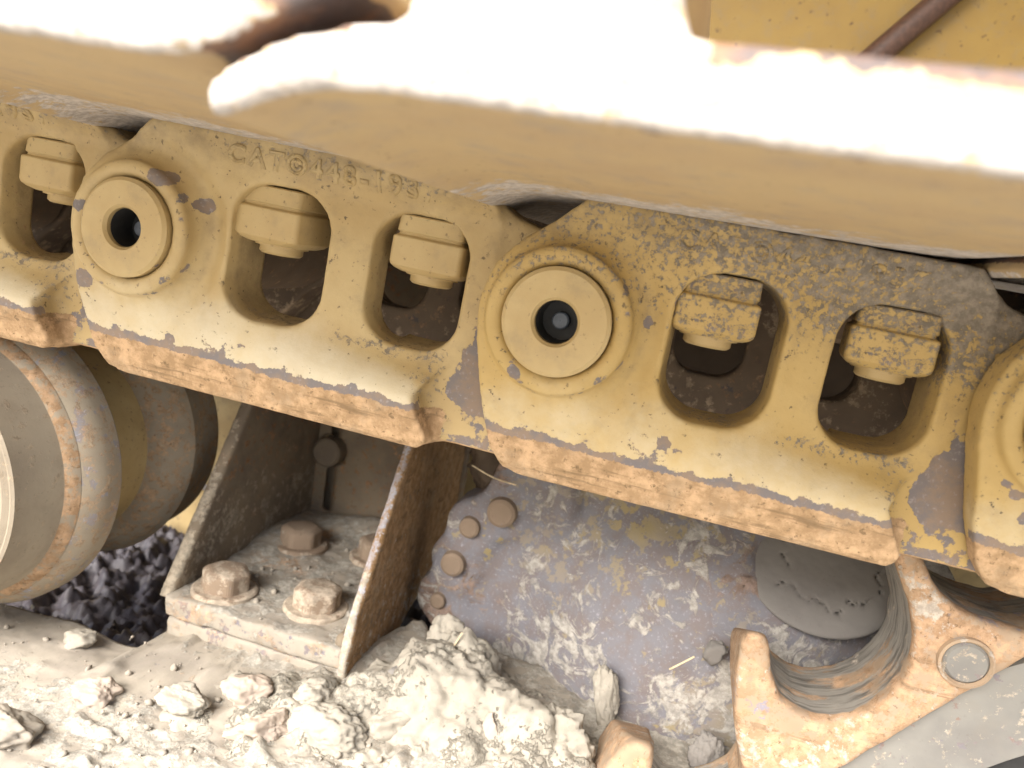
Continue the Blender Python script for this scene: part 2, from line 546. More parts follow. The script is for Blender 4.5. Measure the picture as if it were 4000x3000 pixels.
def link_attrs(me, V, muddy, seed):
    u, v, wv = V[:, 0] / mm, V[:, 1] / mm, V[:, 2] / mm
    nz = fbm(V * 55, seed, 4) - .5
    n2 = fbm(V * 160, seed + 3, 4) - .5
    rail = sstep(-53.3 + 3.5, -55.2, wv + nz * 2.2 + n2 * 2.5) * sstep(156, 151, u)
    rail = np.maximum(rail, sstep(-66, -67, wv))
    edge = np.exp(-((wv + 52.3 + nz * 4) / 2.9) ** 2) * (u < 156) * (v < 8)
    chip = .66 * edge + .12 * sstep(-30, -54, wv)
    # the bare sliding face of the set-back eye
    bare = sstep(152, 160, u + nz * 20) * sstep(-8, -22, wv + nz * 12) * sstep(4, 9, v)
    lower_ok = sstep(.15, -.05, np.exp(-(((u - 167) / 9) ** 2 + ((wv + 60) / 6) ** 2)))
    chip = np.maximum(chip, bare * (.85 + .5 * nz) * np.clip(lower_ok + .35, 0, 1))
    chip = np.maximum(chip, .17 * np.exp(-((np.hypot(u, wv) - 30) / 2.0) ** 2) * (v < -2))
    rs = np.random.RandomState(seed)
    for _ in range(16):                                    # knocks that took the paint off
        cu_, cw_, cr_ = rs.uniform(-28, 165), rs.uniform(-50, 30), rs.uniform(1.2, 3.6)
        d_ = np.hypot((u - cu_) * rs.uniform(.6, 1.4), wv - cw_)
        chip = np.maximum(chip, .62 * sstep(cr_ * 1.25, cr_ * .8, d_ + nz * 5) * (v < 8))
    rust = .95 * rail + .20 * bare
    rust = np.maximum(rust, .38 * np.exp(-((np.hypot(u, wv + 2) - 33) / 2.5) ** 2) * sstep(0, -14, wv) * (v < 4))
    inside = sstep(8, 22, v)
    rust = np.maximum(rust, .33 * inside)
    mud = .36 * np.exp(-((wv + 30) / 4.5) ** 2) * sstep(3, 12, v) * (np.abs(u - 95) < 55)
    mud = np.maximum(mud, .30 * np.exp(-(((u - 143) / 10) ** 2 + ((wv + 40) / 12) ** 2)))
    top = sstep(30, 50, wv - 8 * np.exp(-(u / 30.) ** 2) + nz * 16)
    if muddy:
        k = sstep(12, 40, wv + sstep(20, 130, u) * 12 + nz * 22) * sstep(-30, 50, u)
        mud = np.maximum(mud, (.41 + .07 * sstep(40, 140, u) + .14 * sstep(132, 150, u)) * k + .05 * top)
        mud = np.maximum(mud, .48 * sstep(138, 152, u) * sstep(-10, 14, wv))
        mud = np.maximum(mud, .30 * sstep(-20, 25, wv))
    else:
        mud = np.maximum(mud, .26 * top + .18 * sstep(95, 140, u) * top)
    rust[(v < 7) & (wv > -45)] *= .8
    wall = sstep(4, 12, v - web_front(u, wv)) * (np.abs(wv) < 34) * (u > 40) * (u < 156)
    film = .52 * wall + .42 * sstep(14, 44, wv + nz * 24)  # dirt on window walls; towards the top partly dirt, partly painted shading
    film = np.maximum(film, .42 * np.exp(-((np.hypot(u, wv) - 35) / 4.) ** 2) * sstep(-20, 10, u + wv))  # valley beside the boss: its brown shading painted in with the grime
    chalk = sstep(6, -50, wv - .10 * (u - 60) + nz * 16) * sstep(16, 3, v) * sstep(158, 136, u + nz * 20) * (.62 if not muddy else .46)  # glare on the lower face, painted paler towards the rail
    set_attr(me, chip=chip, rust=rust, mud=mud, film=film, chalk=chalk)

def build_link_geo():
    lo = np.array([-36, -11.5, -71]) * mm - 1.5 * LK_H
    hi = np.array([233, 49, 53]) * mm + 1.5 * LK_H
    n = np.ceil((hi - lo) / LK_H).astype(int) + 1
    x = (lo[0] + LK_H * np.arange(n[0]))[:, None, None]
    y = (lo[1] + LK_H * np.arange(n[1]))[None, :, None]
    z = (lo[2] + LK_H * np.arange(n[2]))[None, None, :]
    return surf_net(link_sdf(x, y, z), lo, LK_H)
lv, lq, lg = build_link_geo()

def link_mesh(muddy, seed):
    V = lv.copy()
    G = lg
    amp = .00022 + 0 * V[:, 0]
    if muddy:
        u, wv = V[:, 0] / mm, V[:, 2] / mm
        k = sstep(26, 44, wv + sstep(20, 130, u) * 12) * sstep(0, 60, u) * (V[:, 1] < .006)
        amp = amp + .0011 * k
    d = (fbm(V * 210, seed, 4, .6) - .5) * 2
    V = V + G * (d * amp)[:, None]
    N_ = G
    me = mesh_from("link_body", V, lq, None)
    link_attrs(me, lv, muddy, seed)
    return me

# lettering cast on the side of each link
cu = bpy.data.curves.new("cast_lettering", 'FONT')
cu.body = "CAT\u00a9448-1937"
cu.size = .0112
cu.space_character = 1.34
cu.extrude = .00025
cu.bevel_depth = .00055
cu.bevel_resolution = 1
tmp = bpy.data.objects.new("tmp", cu)
COL.objects.link(tmp)
TXT = bpy.data.meshes.new_from_object(tmp.evaluated_get(bpy.context.evaluated_depsgraph_get()))
bpy.data.objects.remove(tmp)
def web_text(sink):
    me = TXT.copy()
    rt = random.Random(3)
    for v_ in me.vertices:
        v_.co.z -= float(web_front(np.array([v_.co.x / mm + 39.5]), np.array([v_.co.y / mm + 37.6]))[0]) * mm + sink - rt.uniform(0, .00035)
    return me

PIN = lathe("pin", [(.006, .0001), (.006, .0086), (-.0115, .0088), (-.0130, .0100), (-.0132, .0150), (-.0131, .0205), (-.0118, .0221), (.012, .0221)], 96, 'Y', False, True)
PLUG = lathe("pin_plug", [(-.0009, .0002), (-.0008, .0030), (-.0002, .0036), (.005, .0037)], 32, 'Y', False, False)
HOLE = lathe("pin_bore", [(-.0095, .0085), (-.0088, .0083), (.0045, .0083), (.0045, .0002)], 48, 'Y', False, False)
NUTP = [(.0308, .0136), (.0300, .0142), (.0232, .0144), (.0222, .0137), (.0214, .0150), (.0206, .0155), (.0072, .0155), (.0052, .0138)]
def square_nut(name, prof):
    """prof: list of (z, half width, corner radius)"""
    vs, fs, n = [], [], 20
    for z, hw, cr in prof:
        for q in range(4):
            a0 = q * math.pi / 2
            cx_, cy_ = ((1, 1), (-1, 1), (-1, -1), (1, -1))[q]
            for k in range(5):
                a_ = a0 + k * math.pi / 8
                vs.append(((cx_ * (hw - cr) + cr * math.cos(a_)), (cy_ * (hw - cr) + cr * math.sin(a_)), z))
    for k in range(len(prof) - 1):
        for i in range(n):
            j = (i + 1) % n
            fs.append((k * n + i, k * n + j, (k + 1) * n + j, (k + 1) * n + i))
    fs += [tuple(range(n)), tuple((len(prof) - 1) * n + i for i in range(n))]
    me = bpy.data.meshes.new(name)
    me.from_pydata(vs, [], fs)
    bm = bmesh.new()
    bm.from_mesh(me)
    bmesh.ops.recalc_face_normals(bm, faces=bm.faces)
    bm.to_mesh(me)
    bm.free()
    me.shade_smooth()
    me.set_sharp_from_angle(angle=math.radians(24))
    return me
SQP = [(.0310, .0145, .003), (.0304, .0152, .003), (.0236, .0155, .0025), (.0228, .0147, .0025), (.0220, .0149, .0025), (.0212, .0163, .0022), (.0206, .0166, .0022),
       (.0098, .0167, .0024), (.0082, .0165, .0035), (.0068, .0156, .006), (.0056, .0140, .0095)]
NUT = [square_nut("nut", SQP) for k in range(2)]
STUD = lathe("bolt_end", [(.0060, .0122), (.0046, .0122), (.0044, .0100), (.0018, .0100), (.0008, .0088)], 40, 'Z')
BUSH = lathe("bushing", [(.046, .029), (.048, .031), (.140, .031), (.142, .029)], 48, 'Y')
set_attr(BUSH, rust=np.full(len(BUSH.vertices), .35), mud=np.full(len(BUSH.vertices), .2))
set_attr(PIN, chip=[.22 if abs(math.hypot(v.co.x, v.co.z) - .0213) < .0012 else .10 for v in PIN.vertices])

LINKS = [  # (pin x, pin z, rotation, muddy, label, nut angles)
    ((-.2486 - .1985, -.0120), 2.0, False, "leftmost yellow track link, cut off, showing only its right window and nut", (0, -4)),
    ((-.2486, -.0203), 2.2, False, "cleaner yellow track link left of centre with raised part number above its windows", (-3, 2)),
    ((-.0493, -.0277), 1.6, True, "muddy yellow track link right of centre with grey dirt caked along its top", (3, -6)),
    ((-.2486 - .397, -.0050), 2.0, False, "track link beyond the left edge of the picture", (0, 0)),
    ((.1470 + .198, -.0420), 2.0, True, "track link beyond the right edge of the picture", (0, 0)),
    ((.1470, -.0320), 1.5, True, "yellow track link at the right edge, only its rounded left end showing", (0, 10)),
]
ROTS = []
LINKT = []
for k, ((px, pz), rd, muddy, lab, na) in enumerate(LINKS):
    t = thing("track_link", lab, "track link", (px, 0, pz), (0, math.radians(rd), 0), "outer links of the track chain")
    LINKT.append(t)
    mat = M_LINKMUD if muddy else M_LINK
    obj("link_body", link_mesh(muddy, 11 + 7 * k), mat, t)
    p = obj("pin", PIN, M_NUT, t)
    obj("pin_plug", PLUG, M_PLUG, p)
    obj("pin_bore", HOLE, M_DARK, p)
    for j, cu_ in enumerate((.0598, .1315)):
        nm = NUT[j].copy()
        nv = len(nm.vertices)
        if muddy:
            zz = np.array([v.co.z for v in nm.vertices])
            set_attr(nm, mud=.32 + .16 * sstep(.018, .030, zz), chip=np.full(nv, .12))
        else:
            set_attr(nm, mud=np.full(nv, .0), chip=np.full(nv, .04))
        n_ = obj("nut", nm, M_LINKMUD if muddy else M_NUT, t, (cu_, (.0205, .0310)[j], -.0005), (0, 0, math.radians(na[j])))
        obj("bolt_end", STUD, M_NUT, n_)
    if k != 5:
        wt = web_text(.0007 if muddy else .00025)
        set_attr(wt, mud=np.full(len(wt.vertices), .44 if muddy else .22), film=np.full(len(wt.vertices), .4))
        obj("cast_lettering", wt, mat, t, (.0395, 0, .0376), (math.radians(90), 0, 0))
    obj("bushing", BUSH, M_INNER, t, (PITCH, 0, 0))

# the inner strand of the chain, seen through the windows
mv = lv.copy()
mv[:, 1] = -mv[:, 1]
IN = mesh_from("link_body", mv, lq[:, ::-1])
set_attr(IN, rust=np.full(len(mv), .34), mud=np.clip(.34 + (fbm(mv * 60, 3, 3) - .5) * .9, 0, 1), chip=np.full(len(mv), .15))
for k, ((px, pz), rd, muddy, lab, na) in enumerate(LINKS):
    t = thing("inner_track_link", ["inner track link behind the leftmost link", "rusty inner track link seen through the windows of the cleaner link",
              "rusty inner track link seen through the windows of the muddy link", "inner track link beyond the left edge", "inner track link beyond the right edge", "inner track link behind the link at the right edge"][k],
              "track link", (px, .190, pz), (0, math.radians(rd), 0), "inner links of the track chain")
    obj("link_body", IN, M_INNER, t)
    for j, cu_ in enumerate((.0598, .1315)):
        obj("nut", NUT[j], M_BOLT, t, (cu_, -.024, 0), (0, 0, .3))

# ------------------------------------------------------------------ track shoes
PROF = [(-42.2, 45.1), (-39.8, 41.8), (-35.3, 43.1), (-30.2, 46.1), (-24.1, 47.9), (-18, 49.0), (-4.6, 49.4), (12, 49.2), (92, 48.6), (114, 48.4), (134.5, 48.6),
        (144, 49), (153.8, 50.3), (160, 53), (167.7, 57.5), (174.3, 61.4), (181, 66), (178, 74), (166, 68), (152, 64.5), (140, 63.8), (88, 63.8), (42, 63.4), (39.8, 68), (38.5, 112),
        (4, 112), (-3, 72), (-6, 64.5), (-2.4, 62.1), (-14.4, 60), (-27.7, 56), (-36.2, 51.7), (-40.5, 48)]
def shoe_sdf(x, y, z):
    u, wv = x[:, 0, 0][:, None] / mm, z[0, 0, :][None, :] / mm
    d = poly2(u + 0 * wv, wv + 0 * u, PROF)
    return extr(d[:, None, :], y / mm, -190, 380, 1.6) * mm
def shoe_mesh(seed):
    me, V, G = sdf_mesh("shoe_plate", np.array([-43, -190, 41]) * mm, np.array([182, 380, 113]) * mm, .0024, shoe_sdf)
    u, v, wv = V[:, 0] / mm, V[:, 1] / mm, V[:, 2] / mm
    d = fbm(V * 130, seed, 4) - .5
    edge = np.exp(-((v + 190) / 3.5) ** 2)
    d2 = np.minimum(fbm(V * 150 * np.array([1, .2, .6]), seed + 5, 4) - .56, 0)
    V = V + G * (d * .0003 + d2 * .0016 * edge)[:, None]
    me = mesh_from("shoe_plate", V, surfq)
    nz = fbm(V * np.array([22, 50, 50]), seed + 9, 5) - .5
    low = np.abs(G[:, 2]) > .6
    band = sstep(-70, -15, v + nz * 60) * low
    mud = (.50 + .5 * nz) * band + .14 * low + .62 * ((G[:, 1] < -.25) | (v < -187.5))  # mud under the plate; on the end face, sun glare painted pale
    chip = .22 * sstep(-180, -189, v + nz * 14) * low
    lip = np.maximum(sstep(4, -4, u) * (G[:, 2] > .3), sstep(150, 158, u) * (np.abs(G[:, 2]) > .2) * (wv < 66)) * (G[:, 1] > -.6)
    chip = np.maximum(chip, .75 * lip)  # lip gap: shadow and dirt painted in as dark metal
    mud *= 1 - .8 * lip
    rim = sstep(57, 62.5, wv + nz * 5) * (v < -184) * (u > 44)
    chip = np.maximum(chip, .62 * rim)
    mud = mud * (1 - .95 * rim)
    set_attr(me, mud=mud, chip=chip, rust=.12 * sstep(-150, -189, v))
    return me
def _sq():
    h = .0024
    lo, hi = np.array([-43, -190, 41]) * mm - 1.5 * h, np.array([182, 380, 113]) * mm + 1.5 * h
    n = np.ceil((hi - lo) / h).astype(int) + 1
    x = (lo[0] + h * np.arange(n[0]))[:, None, None]
    y = (lo[1] + h * np.arange(n[1]))[None, :, None]
    z = (lo[2] + h * np.arange(n[2]))[None, None, :]
    return surf_net(shoe_sdf(x, y, z), lo, h)[1]
surfq = _sq()
SHLAB = ["yellow track shoe at the far left, only its underside showing above the leftmost link",
         "blurred sunlit track shoe at upper left with upturned rear lip",
         "big blurred sunlit track shoe across the top with hooked front lip and grouser",
         "track shoe beyond the left edge of the picture", "track shoe beyond the right edge of the picture",
         "track shoe at the right edge, mostly hidden behind the big sunlit shoe"]
SHROT = [2.0, 2.0, 0.0, 2.0, 1.5, 0.0]
shm = shoe_mesh(31)
for k in range(6):
    (px, pz) = LINKS[k][0]
    t = thing("track_shoe", SHLAB[k], "track shoe", (px, 0, pz + (.006 if k == 5 else 0)), (0, math.radians(SHROT[k]), 0), "shoes bolted on the track chain")
    obj("shoe_plate", shm, M_SHOE, t)

# ------------------------------------------------------------------ carrier roller at the left
RC = (-.400, -.178)
t = thing("carrier_roller", "big ribbed carrier roller under the track at the left edge", "roller", (RC[0], 0, RC[1]))
def rmesh(nm, prof, **at):
    me = lathe(nm, prof, 160)
    n = len(me.vertices)
    set_attr(me, **{k: np.full(n, v) for k, v in at.items()})
    return me
obj("end_cap", rmesh("end_cap", [(.0125, .0001), (.010, .040), (.0105, .072), (.013, .0755), (.016, .0768)], mud=.3, rust=.3), M_ROLL, t)
obj("tread", rmesh("tread", [(.0125, .0755), (.0135, .0772), (.043, .0800), (.046, .0815)], rust=.30, mud=.30), M_ROLL, t)
obj("weld_bead", rmesh("weld_bead", [(.0440, .0805), (.0452, .0830), (.0475, .0850), (.0500, .0862)], rust=.52, mud=.16), M_ROLL, t)
obj("flange", rmesh("flange", [(.0498, .0850), (.0508, .0868), (.0560, .0905), (.0600, .0925), (.0640, .0935), (.0735, .0937), (.0752, .0925), (.0760, .060)], rust=.41, mud=.30, chip=.34), M_ROLL, t)
obj("hub", rmesh("hub", [(.0758, .070), (.128, .070), (.1285, .060)], chip=.04), M_LINK, t)
obj("flange", rmesh("flange", [(.1270, .055), (.1272, .072), (.1300, .0800), (.1360, .0850), (.1440, .0890), (.1500, .0905), (.158, .0885), (.170, .0860), (.186, .0850), (.188, .080), (.188, .01)], rust=.44, mud=.28), M_ROLL, t)

# ------------------------------------------------------------------ track frame deck with dried dirt
def grid_deck():
    xs = np.linspace(-.62, .16, 400)
    ys = np.concatenate([np.linspace(-.30, .080, 210)])
    X, Y = np.meshgrid(xs, ys, indexing='ij')
    P = np.stack([X.ravel(), Y.ravel(), 0 * X.ravel()], 1)
    hgt = (fbm(P * 26, 3, 5, .5) - .5) * .013 + (fbm(P * 110, 8, 4, .6) - .5) * .0050 + np.maximum(fbm(P * 60, 28, 4, .6) - .58, 0) * .03
    heap = .010 * np.exp(-(((P[:, 0] + .10) / .09) ** 2 + ((P[:, 1] - .07) / .05) ** 2))
    heap += .006 * np.exp(-(((P[:, 0] + .20) / .07) ** 2 + ((P[:, 1] - .075) / .03) ** 2))
    heap -= .005 * sstep(.04, .08, P[:, 1]) * sstep(-.33, -.30, P[:, 0]) * sstep(-.15, -.19, P[:, 0])
    amt = np.maximum(sstep(.081, .055, P[:, 1]), sstep(-.29, -.27, P[:, 0])) * (.25 + .75 * sstep(-.33, -.20, P[:, 0]))
    Z = -.2795 + hgt * np.maximum(amt, .2) + heap
    P[:, 1] += .010 * (P[:, 0] + .33) * sstep(.0, .08, P[:, 1]) + (.045 * sstep(-.2915, -.2865, P[:, 0]) + .04 * sstep(-.165, -.14, P[:, 0])) * sstep(.03, .08, P[:, 1])
    P[:, 2] = Z
    nx, ny = len(xs), len(ys)
    I, J = np.meshgrid(np.arange(nx - 1), np.arange(ny - 1), indexing='ij')
    a = (I * ny + J).ravel()
    q = np.stack([a, a + ny, a + ny + 1, a + 1], 1)
    # thick rear edge
    e = np.arange(nx) * ny + ny - 1
    low = P[e].copy()
    low[:, 2] = -.300
    base = len(P)
    P = np.concatenate([P, low])
    k = np.arange(nx - 1)
    q2 = np.stack([e[k], e[k + 1], base + k + 1, base + k], 1)
    me = mesh_from("deck_plate", P, np.concatenate([q, q2]))
    n = fbm(P * 18, 77, 4) - .5
    set_attr(me, mud=np.clip(.22 + n * 1.0 + .25 * sstep(-.28, -.14, P[:, 0]), 0, 1), chip=.10 + .25 * np.clip(n, 0, 1), rust=.12 - n * .5)
    return me
t = thing("undercarriage_deck", "dusty pale steel deck covered in dried dirt along the bottom", "deck", (-.2, 0, -.28))
o = obj("deck_plate", grid_deck(), M_PALE, t)
o.location = (.2, 0, .28)

# ------------------------------------------------------------------ bracket with bolts
t = thing("roller_bracket", "rusty welded bracket with bolted foot and upright side plates beside the roller", "bracket", (-.22, .19, -.28))
def part_sdf(name, lo, hi, h, fn, mat, parent, disp=.0006, dscale=120, seed=0, attrs=None, label=None, off=(0, 0, 0)):
    me, V, G = sdf_mesh(name, lo, hi, h, fn, disp, dscale, seed)
    if attrs: set_attr(me, **attrs(V, G))
    o = obj(name, me, mat, parent)
    if parent is not None:
        o.location = -parent.location
    if label: o["label"] = label
    return o
dust = lambda a, b: (lambda V, G: dict(mud=np.clip(a + b * sstep(.4, .95, G[:, 2]) + (fbm(V * 50, 4, 3) - .5) * .5, 0, 1), rust=.15 + 0 * V[:, 0]))
part_sdf("foot_plate", (-.290, .088, -.2685), (-.156, .300, -.236), .002, lambda x, y, z: smin(box3(x, y - (x + .22) * -.045, z, (-.2225, .192, -.2612), (.0655, .098, .0070), .002), np.minimum(np.minimum(np.sqrt(((x + .275) / 1.2) ** 2 + ((y - .225) / 3.) ** 2 + ((z + .256) / .8) ** 2) - .012, np.sqrt(((x + .21) / 3) ** 2 + ((y - .275) / 1.2) ** 2 + ((z + .258) / .9) ** 2) - .016), np.sqrt(((x + .170) / 1.) ** 2 + ((y - .165) / 3.4) ** 2 + ((z + .2565) / .55) ** 2) - .011), .012),
         M_PALE, t, .0026, 70, 3, lambda V, G: dict(mud=np.clip(.16 + .2 * sstep(.4, .95, G[:, 2]) + (fbm(V * 60, 4, 3) - .5) * .6, 0, 1), rust=np.clip(.36 + (fbm(V * 40, 14, 3) - .5) * .8, 0, .6), chip=.30 * (G[:, 1] < -.5), film=.30 + 0 * V[:, 0]))
part_sdf("packing_plate", (-.288, .088, -.284), (-.158, .300, -.2695), .002, lambda x, y, z: box3(x, y - (x + .22) * -.045, z, (-.223, .193, -.2768), (.063, .0955, .0068), .002),
         M_PALE, t, .0022, 80, 8, lambda V, G: dict(mud=.15 + 0 * V[:, 0], rust=.36 + 0 * V[:, 0], chip=.32 + 0 * V[:, 0]))
def yz_plate(pts, x0, x1):
    return lambda x, y, z: extr(poly2(y[0, :, 0][:, None] + 0 * z[0, 0, :][None, :], z[0, 0, :][None, :] + 0 * y[0, :, 0][:, None], pts)[None, :, :], x, x0, x1, .0018)
part_sdf("side_plate", (-.296, .09, -.262), (-.284, .30, -.055), .002, yz_plate([(.099, -.258), (.176, -.140), (.215, -.07), (.235, -.06), (.298, -.06), (.298, -.258)], -.294, -.285),
         M_RUSTY, t, .0007, 90, 5, lambda V, G: dict(mud=.18 + .28 * sstep(-.17, -.25, V[:, 2]) + .2 * (G[:, 1] < -.3) + (fbm(V * 50, 4, 3) - .5) * .5, rust=.15 + 0 * V[:, 0]))
part_sdf("gusset", (-.163, .045, -.312), (-.149, .30, -.06), .002, yz_plate([(.085, -.30), (.086, -.256), (.094, -.232), (.152, -.139), (.190, -.07), (.298, -.07), (.298, -.24), (.238, -.262), (.12, -.305)], -.1605, -.1545),
         M_FIN, t, .0009, 90, 6, lambda V, G: dict(mud=.20 + .45 * sstep(-.3, -.9, G[:, 1]) * sstep(-.19, -.235, V[:, 2]) + .22 * sstep(-.2, -.29, V[:, 2]), chip=.95 * (G[:, 1] < -.2), rust=.22 + .2 * (G[:, 0] > .6)))
part_sdf("back_plate", (-.30, .288, -.27), (-.148, .302, -.03), .002, lambda x, y, z: smax(smin(box3(x, y, z, (-.224, .2965, -.15), (.072, .0055, .118), .0015), box3(x, y, z, (-.268, .290, -.16), (.0035, .009, .09), .002), .004),
         -(np.hypot(x + .272, z + .198) - .0132) , .003), M_RUSTY, t, .0007, 70, 9, dust(.10, .1))
part_sdf("weld_bead", (-.170, .08, -.262), (-.150, .26, -.240), .002, lambda x, y, z: np.sqrt(((x + .1635)) ** 2 + ((z + .2535)) ** 2) - .005 + np.maximum(.098 - y, 0) + np.maximum(y - .25, 0), M_RUSTY, t, .0016, 160, 12, dust(.3, .2))
BK = lathe('b', [(-.014, .0001), (-.0138, .0105), (-.012, .0125), (.004, .0128)], 40, 'Y', False, False)
bk = obj('back_bolt', BK, M_RUSTY, t)
bk.location = Vector((-.272, .293, -.198)) - t.location
BHEAD = hexhead("bolt_head", [(.0165, .0085), (.0150, .0112), (.0140, .0118), (.0030, .0118), (.0020, .0120)], 4)
WASH = lathe("washer", [(.0, .0182), (.0034, .0180), (.0042, .0170), (.0042, .006)], 48, 'Z')
for k, (bx, by, rz, a) in enumerate(((-.2595, .1215, .2, .46), (-.1975, .1300, .65, .55), (-.2545, .2150, .5, .25), (-.1945, .226, .1, .35))):
    bmn = BHEAD.copy()
    set_attr(bmn, mud=np.full(len(bmn.vertices), a))
    wmn = WASH.copy()
    set_attr(wmn, mud=np.full(len(wmn.vertices), a + .15))
    b = obj("bolt", bmn, M_BOLT, t)
    b.location = Vector((bx, by, -.2558)) - t.location
    b.rotation_euler = (0, 0, rz)
    b.scale = (1.18, 1.18, 1.1)
    obj("washer", wmn, M_BOLT, b)

# ------------------------------------------------------------------ final drive housing (mauve-grey casting)
HC = (.045, -.245)
t = thing("drive_housing", "mauve grey weathered drive housing casting bulging behind the sprocket", "housing", (HC[0], .18, HC[1]))
def housing(x, y, z):
    r = np.hypot(x - HC[0], (z - HC[1]))
    ang = np.arctan2(z - HC[1], x - HC[0])
    flange = smax(r - .168, np.maximum(.180 - y, y - .22), .004)
    for (lx, lz) in ((-.093, -.1755), (-.1135, -.1915), (-.121, -.2195), (-.128, -.2495), (-.112, -.275), (-.085, -.152)):
        flange = smin(flange, smax(np.hypot(x - lx, z - lz) - .0185, np.maximum(.1785 - y, y - .215), .005), .010)
    dome = np.sqrt((x - HC[0]) ** 2 * 1.0 + ((z - HC[1] - .0)) ** 2 * 1.0 + ((y - .245) * 1.18) ** 2) - .134
    dome = smax(dome, .128 - y, .02)
    d = smin(flange, dome, .018)
    rib = np.sqrt((x + .055 - (y - .18) * -.2) ** 2 + (z + .160) ** 2 * .25 + (y - .178) ** 2) - .010
    d = smin(d, rib, .012)
    pock = np.sqrt(((x - .109) / 1.35) ** 2 + ((z + .152) / 1.0) ** 2 + ((y - .135) / 1.3) ** 2) - .037
    d = smax(d, -pock, .007)
    return d
part_sdf("casting", (-.155, .12, -.445), (.24, .225, -.05), .003, housing, M_PURPLE, t, .0016, 60, 21,
         lambda V, G: dict(mud=np.clip(.40 + (fbm(V * 28, 5, 4) - .5) * 1.1 + .16 * sstep(-.20, -.30, V[:, 2]) - .30 * sstep(-.06, -.10, V[:, 0]), 0, .6),
                           rust=np.clip(.12 + (fbm(V * 22, 15, 3) - .5) * .8 + .25 * sstep(-.08, -.11, V[:, 0]), 0, 1),
                           chip=np.clip(.26 + (fbm(V * 15, 45, 3) - .5) * .8, 0, 1)))
SB = lathe("bolt_head", [(-.0075, .0001), (-.0075, .0066), (-.0062, .0086), (-.002, .0092), (.004, .0094)], 40, 'Y')
for k, (bx, bz, r) in enumerate(((-.093, -.1755, 1.12), (-.1135, -.1915, .8), (-.121, -.2195, .95), (-.128, -.2495, .6))):
    b = obj("bolt", SB, M_BOLT, t)
    b.location = Vector((bx, .1765, bz)) - t.location
    b.scale = (r, r, r)

# clay slab dried in the pocket of the housing
def slab(x, y, z):
    x0, z0 = x, z
    d = np.sqrt(((x - .109) / 1.35) ** 2 + ((z + .156) / 1.0) ** 2 + ((y - .140) / 1.3) ** 2) - .0385
    d = smax(d, (.160 - y) * .8 + (z + .165) * .62, .004)
    x = x0 + .0018 * np.sin(z0 * 420) + .0010 * np.sin(z0 * 900)
    z = z0 + .0016 * np.sin(x0 * 380 + 1.3) + .0009 * np.sin(x0 * 1000)
    for (ax, az, bx, bz) in ((.135, -.13, .142, -.165), (.142, -.168, .118, -.181), (.118, -.181, .085, -.172), (.080, -.140, .090, -.165)):
        ex, ez = bx - ax, bz - az
        tt = np.clip(((x - ax) * ex + (z - az) * ez) / (ex * ex + ez * ez), 0, 1)
        d = smax(d, -(np.hypot(x - ax - ex * tt, z - az - ez * tt) - .0004), .0012)
    return d
me, V, G = sdf_mesh("clay_plug", (.06, .125, -.20), (.155, .20, -.12), .0014, slab, .0007, 90, 2)
o = tag(obj("clay_plug", me, M_SLAB), "dark cracked clay packed in the round pocket behind the sprocket", "clay")

# ------------------------------------------------------------------ sprocket
SC = (.310, -.353)
t = thing("drive_sprocket", "orange rusty sprocket teeth with worn round notches at lower right", "sprocket", (SC[0], .06, SC[1]))
SPR = [(-2, -275), (4, -258), (9, -246), (14, -239.5), (20, -237), (26, -239.5), (27.5, -247), (26, -262), (28, -272), (36, -279), (49, -279), (62, -271), (70, -262), (73, -252), (72, -242), (68, -231), (63.5, -220), (60.5, -209), (58.5, -198),
       (57, -186), (56.5, -174), (58, -166.5), (62, -163.5), (67, -165), (70, -172), (73, -183),
       (80, -195), (89, -199.3), (97, -200), (105, -198.2), (113, -194.5), (120, -188.5), (126, -180), (130.5, -170), (132, -160), (130.5, -147), (125, -133), (116, -118), (111, -107),
       (115, -99), (121, -101), (126, -111), (131, -119), (137, -125), (146, -130), (155, -132.5), (164, -133.5), (173, -133.5), (182, -130), (190, -123), (196, -112), (198, -96), (203, -84),
       (214, -80), (230, -86), (260, -86), (260, -100), (214, -101), (182, -139), (118, -217), (60, -288), (20, -337), (-10, -320)]
def sprocket(x, y, z):
    d = poly2(x[:, 0, 0][:, None] / mm + 0 * z[0, 0, :][None, :], z[0, 0, :][None, :] / mm + 0 * x[:, 0, 0][:, None], SPR)
    d = d * mm
    zt = np.where(x > .078, 1., np.where(x > .045, -.163, -.236) - .45 * (y - .055))
    return smax(extr(d[:, None, :], y, .055, .112, .0040), (z - zt) * .45, .002)
def spr_attr(V, G):
    u, wv = V[:, 0] / mm, V[:, 2] / mm
    side = sstep(.55, .25, np.abs(G[:, 1]))
    pol = side * (u > 66) * (wv > -204) + side * (u < 70) * (u > 24) * (wv < -222)
    pol = pol * (G[:, 2] * .74 - G[:, 0] * .68 > -.35)
    n = fbm(V * 45, 6, 4) - .5
    pol = pol * sstep(.057, .064, V[:, 1])
    return dict(film=.34 + n, polish=np.clip(pol * (.60 + n * .6), 0, 1), rust=.30 + n * .8, mud=np.clip(.22 + n * 1.3, 0, .55) * (1 - pol * .35), chip=np.clip(.05 + (fbm(V * 30, 16, 3) - .5) * .9, 0, .5))
part_sdf("tooth_segment", (-.02, .055, -.34), (.262, .112, -.075), .002, sprocket, M_ORANGE, t, .0007, 110, 33, spr_attr)
PLG = lathe("segment_bolt", [(-.0022, .0001), (-.0024, .0085), (-.0008, .0098), (.004, .0100)], 48, 'Y', False, False)
set_attr(PLG, chip=np.full(len(PLG.vertices), .3), mud=np.full(len(PLG.vertices), .33), rust=np.full(len(PLG.vertices), .34))
b = obj("segment_bolt", PLG, M_GREY, t)
b.location = Vector((.1528, .0550, -.1530)) - t.location
